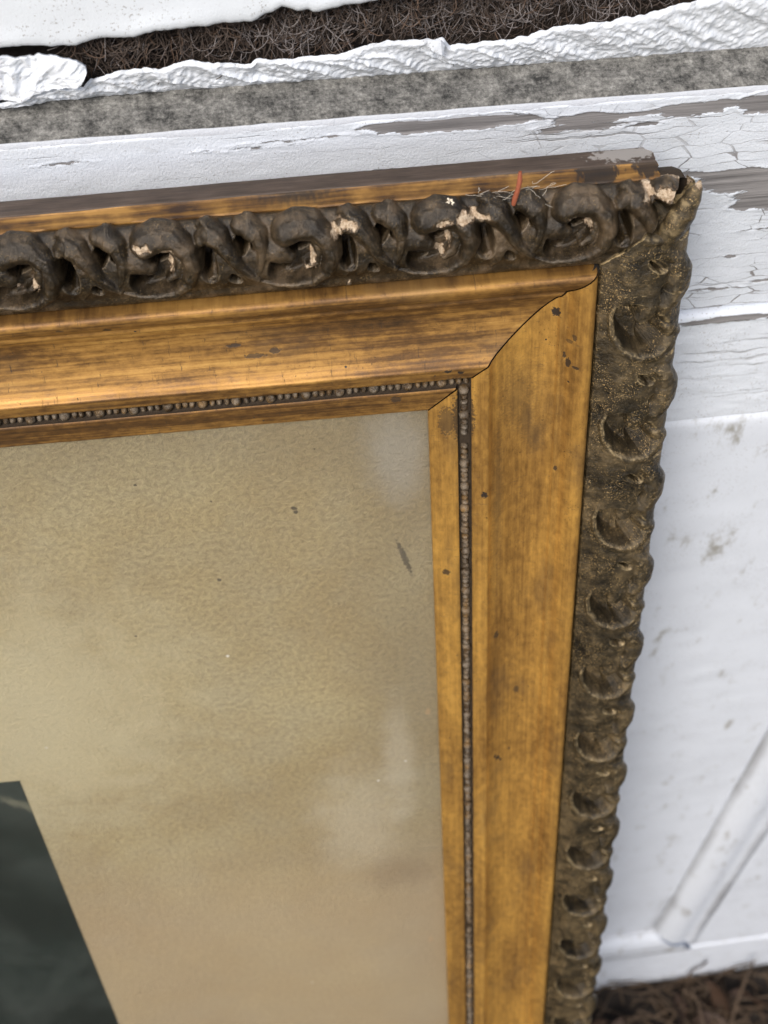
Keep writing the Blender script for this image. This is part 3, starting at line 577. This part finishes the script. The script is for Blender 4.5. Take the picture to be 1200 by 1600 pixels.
# solid end block that closes the broken end of the outer strip
bl = Bag()
xe = 0.0855; pts = []
for a_, h_ in [(.1008, -.0062), (.1018, -.0085), (.1030, -.0112), (.1034, -.0125), (.1034, -.0200), (.0985, -.0212), (.0984, -.020), (.0985, -.015), (.0988, -.0105), (.0992, -.0075)]: pts.append((a_, h_))
nn = len(pts); Vb = []
for k, xq in enumerate((0.02, xe, xe + 0.003)):
    for (a_, h_) in pts:
        Vb.append((xq + (0.0008 * random.random() if k else 0) - (0.003 if (k == 2 and a_ > .1025) else 0), BY + a_ - (0.0016 if k == 2 else 0.0003), h_))
Fb = [(k * nn + i, k * nn + (i + 1) % nn, (k + 1) * nn + (i + 1) % nn, (k + 1) * nn + i) for k in range(2) for i in range(nn)]
me = bpy.data.meshes.new('broken_end'); me.from_pydata(Vb, [], Fb + [tuple(range(2 * nn, 3 * nn))]); me.materials.append(plain('split_wood', (0.10, 0.045, 0.016), 0.7, 0.6, 300)); me.update()
o = link('broken_end', me, top_rail); o['label'] = 'split rounded end of the outer strip'
# dark backing in the mitre
Vb = []
for a_, h_ in [(x / 1000, y / 1000 - 0.0030) for x, y in dens(G + CH + G2, 3) + [(68, -4), (78, -8), (90, -10)]]:
    for sgn in (-1, 1): Vb.append((a_ + sgn * 0.0012, BY + a_ - sgn * 0.0012, h_))
nb = len(Vb) // 2; Fb = [(2 * i, 2 * i + 1, 2 * i + 3, 2 * i + 2) for i in range(nb - 1)]
o = link('mitre_gap', mesh('mitre_gap', Vb, Fb, [M_DARK]), frame)

# ---- ornament relief. u along the rail, v outwards (mm), one repeat is P0 long
P0 = 52.0
STROKES = [  # (points (u, v, r), height)
    ([(0, 8.5, 0.8), (7, 5.6, 1.1), (14, 5.0, 1.7), (21.5, 6.6, 2.5), (27.2, 11.0, 3.3), (29.4, 17, 4.0), (28.2, 23.2, 4.7), (23.2, 27.2, 5.2), (16.5, 28.0, 5.6), (11.8, 26.4, 5.4)], 8.2),
    ([(1.0, 17.5, 3.0), (5.0, 18.8, 4.4), (9.5, 18.4, 4.6), (12.5, 16.8, 3.2)], 4.4),
    ([(19.0, 11.5, 1.2), (23.0, 14.0, 1.8), (24.2, 18.4, 2.0), (22.2, 22.0, 1.4)], 3.8),
    ([(32.8, 26.2, 3.0), (36.0, 28.2, 4.8), (40.0, 26.2, 4.8), (43.5, 21.5, 3.8), (47.0, 15.5, 2.7), (52.5, 10.0, 1.8)], 8.8),
    ([(37.4, 6.5, 1.2), (39.2, 9.6, 2.6), (40.4, 13.2, 2.8), (40.0, 16.4, 1.6)], 4.8),
    ([(47.4, 29.0, 3.4), (51.0, 28.8, 4.6), (54.6, 26.0, 4.3), (55.8, 20.5, 3.0), (54.2, 14.5, 2.0), (52.0, 11.0, 1.4)], 7.8),
    ([(29.0, 9.5, 1.6), (33.5, 7.5, 1.8), (36.5, 10.5, 1.5)], 3.6),
]
# (centre, semi-axes, rotation, floor height)
HOLES = [((15.8, 15.6), (12.9, 8.2), 0.62, -4.5), ((16.0, 19.6), (5.4, 3.4), 0.2, -14.0), ((9.0, 10.2), (4.2, 2.4), -0.2, -9.0), ((34.4, 17.6), (3.7, 8.0), 0.15, -14.0), ((47.8, 23.4), (2.8, 5.0), -0.5, -12.0), ((1.4, 23.0), (2.4, 3.0), 0.3, -8.0), ((44.0, 10.0), (2.0, 3.0), 0.5, -6.0)]
STROKES_B = [
    ([(-2, 10.5, 0.9), (4, 6.6, 1.2), (11, 4.8, 1.4), (19, 5.8, 1.6), (26, 9.6, 2.0), (30.0, 16, 2.4), (30.6, 22.5, 3.0), (27.6, 27.2, 3.6), (22.0, 29.0, 3.7), (18.0, 27.2, 2.8)], 7.0),
    ([(-1.0, 19.6, 2.6), (4.0, 19.4, 3.6), (8.0, 18.6, 3.8), (11.5, 17.0, 2.8)], 5.4),
    ([(34.5, 22.0, 2.2), (39.5, 27.2, 4.2), (46.0, 29.2, 5.4), (53.0, 28.4, 5.4), (59.0, 25.6, 4.4), (62.5, 24.0, 2.6)], 7.0),
    ([(30.0, 12.0, 1.3), (36.0, 17.0, 1.6), (41.0, 22.5, 1.8)], 4.6),
    ([(36.0, 11.5, 2.2), (40.0, 14.0, 3.0), (44.0, 17.6, 2.6)], 4.4),
    ]
HOLES_B = [((16.8, 15.8), (13.9, 9.2), 0.62, -9.0), ((10.2, 10.4), (5.4, 3.8), 1.2, -14.0), ((24.0, 21.6), (5.0, 4.2), 1.1, -14.0), ((53.6, 24.4), (4.8, 2.9), 0.2, -9.0), ((40.6, 19.6), (4.0, 1.8), 0.75, -5.5), ((30.8, 28.0), (1.6, 1.6), 0.4, -1.5)]
BC = np.array([(0, .4), (.6, 1.4), (2, 1.9), (8, 2.5), (14, 3.0), (19, 2.8), (23.5, 1.8), (27.5, 0.2), (30.5, -2.2), (31.8, -4.6), (32.1, -6.5)])
_arc = np.concatenate([[0], np.cumsum(np.hypot(*np.diff(BC, axis=0).T))])
def base_curve(v):
    t = v / 34.0 * _arc[-1]; a = np.interp(t, _arc, BC[:, 0]); h = np.interp(t, _arc, BC[:, 1]); e = 1.2
    da = np.interp(t + e, _arc, BC[:, 0]) - np.interp(t - e, _arc, BC[:, 0]); dh = np.interp(t + e, _arc, BC[:, 1]) - np.interp(t - e, _arc, BC[:, 1]); L = np.hypot(da, dh)
    return a, h, -dh / L, da / L          # normal in (a, h)
def relief(u, v, jit, wear=1.0):
    SB = wear < 1; ST = STROKES_B if SB else STROKES; HO = HOLES_B if SB else HOLES; XS = (0, 2) if SB else (0, 1, 3, 5)
    if SB: wear = 1.0
    r3 = np.random.default_rng(jit); wn = sstep(0, 5, u) * sstep(P0, P0 - 5, u); uu = u + 0.35 * wn * fbm(u / 7 + jit, v / 7, 2); vv = v + 0.5 * wn * fbm(u / 7, v / 7 + 50 + jit, 2)
    gr = (0.3 + 2.7 * sstep(4.5, 12, v) * sstep(34, 30, v)) if not SB else (0.5 + 3.1 * sstep(2.5, 10, v) * sstep(34, 30.5, v))
    H = gr + 0.0 * u
    for c, rr, rot, dp in HO:
        for k in (-1, 0, 1):
            x = uu - c[0] - k * P0; y = vv - c[1]; x2 = x * math.cos(rot) + y * math.sin(rot); y2 = -x * math.sin(rot) + y * math.cos(rot)
            q_ = np.sqrt((x2 / rr[0]) ** 2 + (y2 / rr[1]) ** 2); H = H + (dp - H) * sstep(1.03, 0.80, q_)
    for si, (pts, g) in enumerate(ST):
        cross = si in XS; g = g * (1 + (0 if cross else 0.10) * r3.standard_normal()) * wear; jx, jy = r3.normal(0, .25, 2) * (0 if cross else 1)
        for k in (-1, 0, 1):
            best = np.zeros(u.shape); lipdir = (1, 1, -1, -1, -1, -1, 1, 1)[si] if not SB else (1, 1, -1, -1, 1, 1, 1)[si]
            near = np.full(u.shape, 9.0); X_ = np.zeros(u.shape); RR = np.ones(u.shape)
            for (x0, y0, r0), (x1, y1, r1) in zip(pts[:-1], pts[1:]):
                x0 += k * P0 + jx; x1 += k * P0 + jx; ya, yb = y0 + jy, y1 + jy
                dx, dy = x1 - x0, yb - ya; t = np.clip(((uu - x0) * dx + (vv - ya) * dy) / (dx * dx + dy * dy), 0, 1); sg = dx * (vv - ya) - dy * (uu - x0)
                dd = np.hypot(uu - x0 - t * dx, vv - ya - t * dy); rr = r0 + (r1 - r0) * t; q = dd / rr
                sgn = sg / (math.hypot(dx, dy) * np.maximum(dd, 1e-6))      # -1..1, smooth round the end caps
                m_ = q < near; near = np.where(m_, q, near); X_ = np.where(m_, sgn, X_); RR = np.where(m_, rr, RR)
            XP = 0.38; off = XP * X_ * lipdir                              # the crest leans towards the lip side
            q2 = near / np.clip(1 + 0 * off, .1, None)
            crest = np.clip(1 - ((near - np.clip(off, 0, None) * 0.9) / (1 - np.clip(off, 0, None) * 0.9)) ** 2 * (near > np.clip(off, 0, None) * 0.9), 0, 1) ** 0.5
            soft = np.clip(1 - near ** 2, 0, 1) ** (0.5 + 0.5 * np.clip(-off / XP, 0, 1))
            best = np.where(off > 0, crest, soft) * (near < 1) * (0.15 + 0.85 * RR / 5.0)
            best = best * (1 - 0.04 * np.exp(-((near * X_ * lipdir + 0.25) / 0.12) ** 2) * (RR > 2.6))
            # smooth union with a tight crease
            Hs = g * best; m = best > 0; kk = 0.5
            hmx = np.maximum(H, Hs); hmn = np.minimum(H, Hs)
            H = np.where(m, hmx + kk * np.exp(-(hmx - hmn) / kk) * 0.45, H)
    H = H * sstep(34.2, 31.0, v) + wn * (0.22 * fbm(u / 1.5 + jit * 3, v / 1.5, 3) + 0.3 * fbm(u / 5 + jit, v / 5 + 9, 2) * sstep(0.5, 2.5, H))
    if SB: H = H + wn * 0.16 * fbm(u / 0.7 + jit, v / 0.7, 2)
    # fine carved veins on the lobes
    H = H + 0.07 * np.sin((u * 0.55 + v * 0.9) * 2.4 + 2 * fbm(u / 6, v / 6, 2)) * sstep(3.2, 5.0, H)
    return H
CHIPS = [(596.9, 97, 3.6, 1.6), (605.4, 94.1, 3.0, 1.5), (606.2, 86, 1.4, 4), (672.3, 98.8, 3.6, 2.0), (668.5, 95.5, 2.2, 3.0), (658.8, 84.2, 1.2, 4.2), (657.2, 79.5, 2.4, 1.6), (707.3, 97.1, 3.6, 1.2), (709.5, 86.4, 1.2, 3.6), (706.3, 81, 2.6, 1.4),
         (714.5, 97.6, 2.2, 2.6), (720, 97, 5.4, 1.6), (755.1, 93.5, 2.8, 1.4), (783.5, 99.0, 3.0, 2.4), (555.5, 82.1, 1.2, 3.4), (547.8, 79.4, 1.4, 1.4), (791, 99, 6.0, 2.6), (671.5, 71.0, 1.0, 1.3), (762, 88, 1.4, 3)]
def orn_mesh(name, xf, s0, scale, nu, nv, mat, jit, L, clip=None, chips=(), wear=1.0):
    U, Vv = np.meshgrid(np.linspace(-0.8, P0 + 0.8, nu), np.linspace(0, 34, nv), indexing='ij')
    ab = (68.3 + base_curve(Vv)[0]) / 1000
    if clip == 'end': U = np.clip(np.minimum(U, (L + ab - 0.0004 - 0.0034 * sstep(.080, .101, ab) - s0) / scale * 1000), -30, None)
    if clip == 'start': U = np.maximum(U, (-ab + 0.0004 - s0) / scale * 1000)
    H = relief(U, Vv, jit, wear); H = H - 0.45 * sstep(0.1, 0.8, np.maximum(-U, U - P0)) * (1 if clip is None else 0)
    a, h, na, nh = base_curve(Vv); A = (68.3 + a * 0.98 + na * H) / 1000; Hh = (h + nh * H) / 1000; Sg = s0 + U * scale / 1000
    chip = np.zeros(U.shape)
    for cs, ca, rs, ra in chips: chip = np.maximum(chip, np.exp(-(((Sg * 1000 + 1.2 * fbm(U / 2, Vv / 2, 3) - cs) / rs) ** 2 + ((A * 1000 + 1.2 * fbm(U / 2 + 9, Vv / 2, 3) - ca) / ra) ** 2) * 0.9))
    Hh = Hh - 0.0009 * sstep(.45, .56, chip) - 0.0003 * fbm(U * 2, Vv * 2, 2) * (chip > .5)
    P = xf(Sg, A, Hh)
    # skirt
    sk = [0, nu - 1]
    V = P.reshape(-1, 3); F = gridf(nu, nv)
    idx = np.arange(nu * nv).reshape(nu, nv); loop = np.concatenate([idx[:, 0], idx[-1, 1:], idx[-2::-1, -1], idx[0, -2:0:-1]]); nx = np.roll(np.arange(len(loop)), -1)
    Vs = V[loop].copy(); Vt = Vs.copy(); Vs[:, 2] -= 0.0045 * sstep(33.5, 27, Vv.ravel()[loop]); n = len(V); m = len(loop); k = np.arange(m)
    F2 = np.stack([n + m + k, n + k, n + nx, n + m + nx], 1)
    V = np.concatenate([V, Vs, Vt]); ec = (1.0 if clip == 'end' else 0.0) * (A.ravel()[loop] > .086); ch = np.concatenate([chip.ravel(), ec, np.maximum(chip.ravel()[loop], ec)])
    return mesh(name, V, np.concatenate([F, F2]), [mat], True, attrs={'chip': ch})
# top rail: hollow centres (u = 15) fall at x = 55.4, 0.3 -> pitch about 51.5
PT = 51.6
for i in range(-1, 9):
    s0 = Wd + 0.0394 - i * PT / 1000 + 0.0010
    clip = 'end' if i <= 0 else None
    if i == -1 and s0 > Wd + 0.1: continue
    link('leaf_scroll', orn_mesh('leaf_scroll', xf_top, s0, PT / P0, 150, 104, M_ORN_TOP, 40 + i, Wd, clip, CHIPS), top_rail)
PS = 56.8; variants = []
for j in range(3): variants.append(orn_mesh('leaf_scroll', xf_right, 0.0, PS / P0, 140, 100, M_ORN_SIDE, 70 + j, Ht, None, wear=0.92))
for i in range(-2, 15):
    s0 = -0.0381 - 0.0160 * PS / P0 + i * PS / 1000
    if i < 0:
        me = orn_mesh('leaf_scroll', xf_right, s0, PS / P0, 140, 100, M_ORN_SIDE, 90 + i, Ht, 'start', [(-47.5, 93, 4, 1.4), (-97, 99, 3, 2.2)], wear=0.92)
        link('leaf_scroll', me, side_rail)
    else:
        if s0 < -.066: continue
        o = link('leaf_scroll', variants[i % 3], side_rail); o.location = (0, -s0, 0)

# the top rail goes on to the left, then the two rails out of the picture, with shared casts
far = orn_mesh('leaf_scroll', xf_top, 0.0, PT / P0, 110, 80, M_ORN_TOP, 55, Wd, None)
for i in range(9, 15):
    o = link('leaf_scroll', far, top_rail); o.location = (Wd + 0.0404 - i * PT / 1000, 0, 0)
for i in range(15, 20):
    o = link('leaf_scroll', variants[i % 3], side_rail); o.location = (0, 0.0381 + 0.0160 * PS / P0 - i * PS / 1000, 0)
for i in range(0, 20):
    o = link('leaf_scroll', variants[i % 3], left_rail); o.rotation_euler = (0, 0, math.pi); o.location = (-Wd, 2 * BY - Ht - 0.03 + i * PS / 1000, 0)
for i in range(0, 13):
    o = link('leaf_scroll', variants[i % 3], bottom_rail); o.rotation_euler = (0, 0, -math.pi / 2); o.location = (-BY + 0.03 - i * PS / 1000, BY - Ht, 0)
# ---- pointed leaf tip beyond the split at the corner
def f_local(x, y, h): return (x / 1000, BY + y / 1000, h / 1000)
tip = [(91.0, 76, 1.5, 4.6), (94.5, 84, 3.0, 6.2), (97.2, 91, 4.2, 5.6), (99.2, 97, 5.2, 4.2), (100.4, 101.5, 5.8, 2.6), (101.2, 104.8, 5.8, 0.5)]
tp = np.array([f_local(*q[:3]) for q in tip]); tt = np.linspace(0, 5, 40)
tp = np.stack([np.interp(tt, range(6), tp[:, i]) for i in range(3)], 1); tr = np.interp(tt, range(6), [q[3] for q in tip]) / 1000
V, F = tube(tp, tr * (1 + 0.06 * fbm(tt * 2, tt * 0, 2)), 24); V = np.array(V)
th_ = np.tile(np.arange(24), 40); rowi = np.repeat(np.arange(40), 24)
V = V + (np.repeat(tp, 24, 0) - V) * (0.10 * (1 + np.sin(th_ / 24 * 4 * math.pi + rowi * .12)))[:, None]
o = link('leaf_tip', mesh('leaf_tip', V, F, [M_ORN_SIDE], True, attrs={'chip': 0.75 * sstep(30, 37, rowi) + 0.0}), side_rail); o['label'] = 'pointed leaf tip with a pale chipped edge'
# ---- beads in the channel
def bead_mesh(name, rx, ry, rz, mat, seed):
    V = []; r4 = np.random.default_rng(seed)
    nr, ns = 7, 10
    for i in range(nr):
        th = (math.pi / 2) * i / (nr - 1) * 1.15
        for j in range(ns):
            ph = 2 * math.pi * j / ns; V.append((rx * math.sin(th) * math.cos(ph), ry * math.sin(th) * math.sin(ph), rz * math.cos(th) + 0.0))
    V = np.array(V) * (1 + 0.05 * r4.standard_normal((len(V), 1)) * 0.6)
    V[:ns] = V[:ns].mean(0)
    F = [(i * ns + j, (i + 1) * ns + j, (i + 1) * ns + (j + 1) % ns, i * ns + (j + 1) % ns) for i in range(nr - 1) for j in range(ns)]
    return mesh(name, V, F, [mat], True, attrs={'chip': np.zeros(len(V))})
BM = [bead_mesh('bead', .0021, .0024, .0029, M_BEAD, 1), bead_mesh('bead', .0022, .0023, .0028, M_BEAD, 2)]; SM = [bead_mesh('bead', .00125, .0017, .0019, M_BEAD, 3), bead_mesh('bead', .0013, .0016, .0019, M_BEAD, 4)]
def beads(xf, s_from, s_to, parent, pitch=0.0140, rot=0.0):
    s = s_from; k = 0
    while s < s_to:
        for q, (ds, big) in enumerate(((0, 1), (0.0040, 0), (0.0069, 0), (0.0099, 0))):
            if random.random() < 0.003: continue
            p = xf(np.array(s + ds + random.uniform(-.0002, .0002)), np.array(0.01495 + random.uniform(-.00015, .00015)), np.array(0.0000 + random.uniform(-.0002, .0001)))
            o = link('bead', (BM if big else SM)[k % 2], parent); o.location = p; o.rotation_euler = (0, 0, rot + random.uniform(-.2, .2)); k += 1
        s += pitch
beads(xf_top, Wd - 0.400 - 0.014 * 21, Wd + 0.010, top_rail)
beads(xf_right, -0.010, 0.75, side_rail, 0.0140, math.pi / 2)

# ---- mat, print, glass
def sheet(name, x0, x1, y0, y1, h, th, mat, nx=2, ny=2):
    X, Y = np.meshgrid(np.linspace(x0, x1, nx), np.linspace(y0, y1, ny), indexing='ij'); P = np.stack([X, Y + BY, np.full(X.shape, h)], 2)
    V, F = solid_grid(P, (0, 0, -th)); uv = np.concatenate([np.stack([X, Y], 2).reshape(-1, 2)] * 2) * 1000
    return link(name, mesh(name, V, F, [mat], False, uv=uv), frame)
sheet('mat_board', -Wd - .002, .002, -Ht - .002, .002, -0.0062, 0.002, M_MAT, 3, 3)['label'] = 'buff textured paper mat with brown stains'
sheet('picture_print', -.56, -.2265, -.95, -.2458, -0.0058, 0.0003, M_PRINT)['label'] = 'dark greenish print mounted on the mat'
sheet('glass_pane', -Wd - .0015, .0015, -Ht - .0015, .0015, -0.0034, 0.0020, M_GLASS)
sheet('backing_board', -Wd - .01, .01, -Ht - .01, .01, -0.0090, 0.003, M_DARK)

# ================================================================ small loose things
def fpt(x, y, h):
    return S0 + ax_x * (x / 1000) + ax_y * (y / 1000) + ax_z * (h / 1000)
def lone(name, bag_or_parts, base, mats, label, cat, kind=None, group=None, smooth=True):
    me = bag_or_parts.mesh(name, mats, smooth, inv=Matrix.Translation(-base)); o = link(name, me); o.location = base
    return tag(o, label, cat, group, kind)
b = Bag(); P = [fpt(33.2, 101.2, 5.5), fpt(33.6, 104.0, 5.9), fpt(34.6, 108.0, 6.2), fpt(35.2, 111.5, 6.2), fpt(35.3, 115.0, 5.8)]
b.add(*tube([tuple(p) for p in P], [.0008, .00105, .0009, .0010, .0006], 8)); lone('orange_strand', b, P[0], [M_ORANGE], 'short orange-red strand sticking up from the top edge of the frame', 'strand')
b = Bag(); r5 = np.random.default_rng(5)
for i in range(16):
    x = r5.uniform(20, 46); p = np.array(fpt(x, 103 + r5.uniform(-3, 2), -1 + r5.uniform(-2, 4))); pts = [p]; dr = r5.normal(0, 1, 3); dr[1] *= .2
    for k in range(12): dr = dr + r5.normal(0, .55, 3); dr[1] *= .5; dr[2] *= .7; p = p + dr / np.linalg.norm(dr) * .0009; pts.append(p)
    b.add(*tube(pts, .00009, 3))
lone('cobweb', b, fpt(33, 103, 1), [M_WEB], 'wispy cobweb threads around the orange strand', 'cobweb', kind='stuff')
b = Bag(); c0 = np.array(fpt(10.0, 101.6, 2.4)); th = np.linspace(0, math.pi, 8); ph = np.linspace(0, 2 * math.pi, 12, endpoint=False)
Vc = [c0 + np.array([math.sin(t) * math.cos(p_), math.sin(t) * math.sin(p_), math.cos(t)]) * .0021 * (1 + .28 * math.sin(3 * p_ + 4 * t)) for t in th for p_ in ph]
b.add(Vc, [(i * 12 + j, (i + 1) * 12 + j, (i + 1) * 12 + (j + 1) % 12, i * 12 + (j + 1) % 12) for i in range(7) for j in range(12)])
lone('plaster_crumb', b, Vector(c0), [M_CRUMB], 'tiny cream crumb of plaster lying on top of the leaf border', 'crumb', smooth=False)
b = Bag(); P = [fpt(97.0, -168.5, -2), fpt(100.5, -169.0, -2.4), fpt(102.6, -168.0, -2.2)]; b.add(*tube([tuple(p) for p in P], [.0008, .0009, .0005], 6))
lone('wood_splinter', b, P[0], [M_TWIG], 'dark splinter poking out from the right edge of the leaf border', 'splinter')

# dead grass and leaves on the ground
r6 = np.random.default_rng(6)
b = Bag()
for i in range(1500):
    x = r6.uniform(-.1, 1.1); y = -abs(r6.normal(0, .28)) - .01; L = r6.uniform(.03, .14); an = r6.uniform(0, 6.28); el = abs(r6.normal(0, .25)); z = r6.uniform(.0, .02)
    p = np.array([x, y, z]); pts = [p.copy()]
    for k in range(5):
        an += r6.normal(0, .25); el += r6.normal(-.1, .15); p = p + np.array([math.cos(an) * math.cos(el), math.sin(an) * math.cos(el), math.sin(el)]) * L / 5; p[2] = max(p[2], .003); p[1] = min(p[1], -.004); pts.append(p.copy())
    b.add(*tube(pts, r6.uniform(.0006, .0018), 3))
lone('dead_grass', b, Vector((.4, -.2, 0)), [M_STRAW], 'tangle of dead brown grass at the foot of the wall', 'dead grass', kind='stuff')
b = Bag()
for i in range(240):
    x = r6.uniform(0, 1.1); y = -abs(r6.normal(0, .25)) - .03; s = r6.uniform(.012, .035); q = Matrix.Rotation(r6.uniform(0, 6.3), 3, 'Z') @ Matrix.Rotation(r6.normal(0, .5), 3, 'X')
    U, T = np.meshgrid(np.linspace(-1, 1, 7), np.linspace(-1, 1, 5), indexing='ij'); wd = 0.5 * (1 - np.abs(U) ** 1.8)
    P = np.stack([U * s, T * wd * s, .25 * s * (T ** 2 * wd + U ** 2) + r6.normal(0, .05, U.shape) * s], 2).reshape(-1, 3) @ np.array(q).T + np.array([x, min(y, -.02), .008 + r6.uniform(0, .015)])
    P[:, 1] = np.minimum(P[:, 1], -.004)
    b.add(P, gridf(7, 5))
lone('dry_leaves', b, Vector((.4, -.2, 0)), [M_LEAF], 'scattered dry brown leaves on dark soil below the wall', 'leaves', kind='stuff')
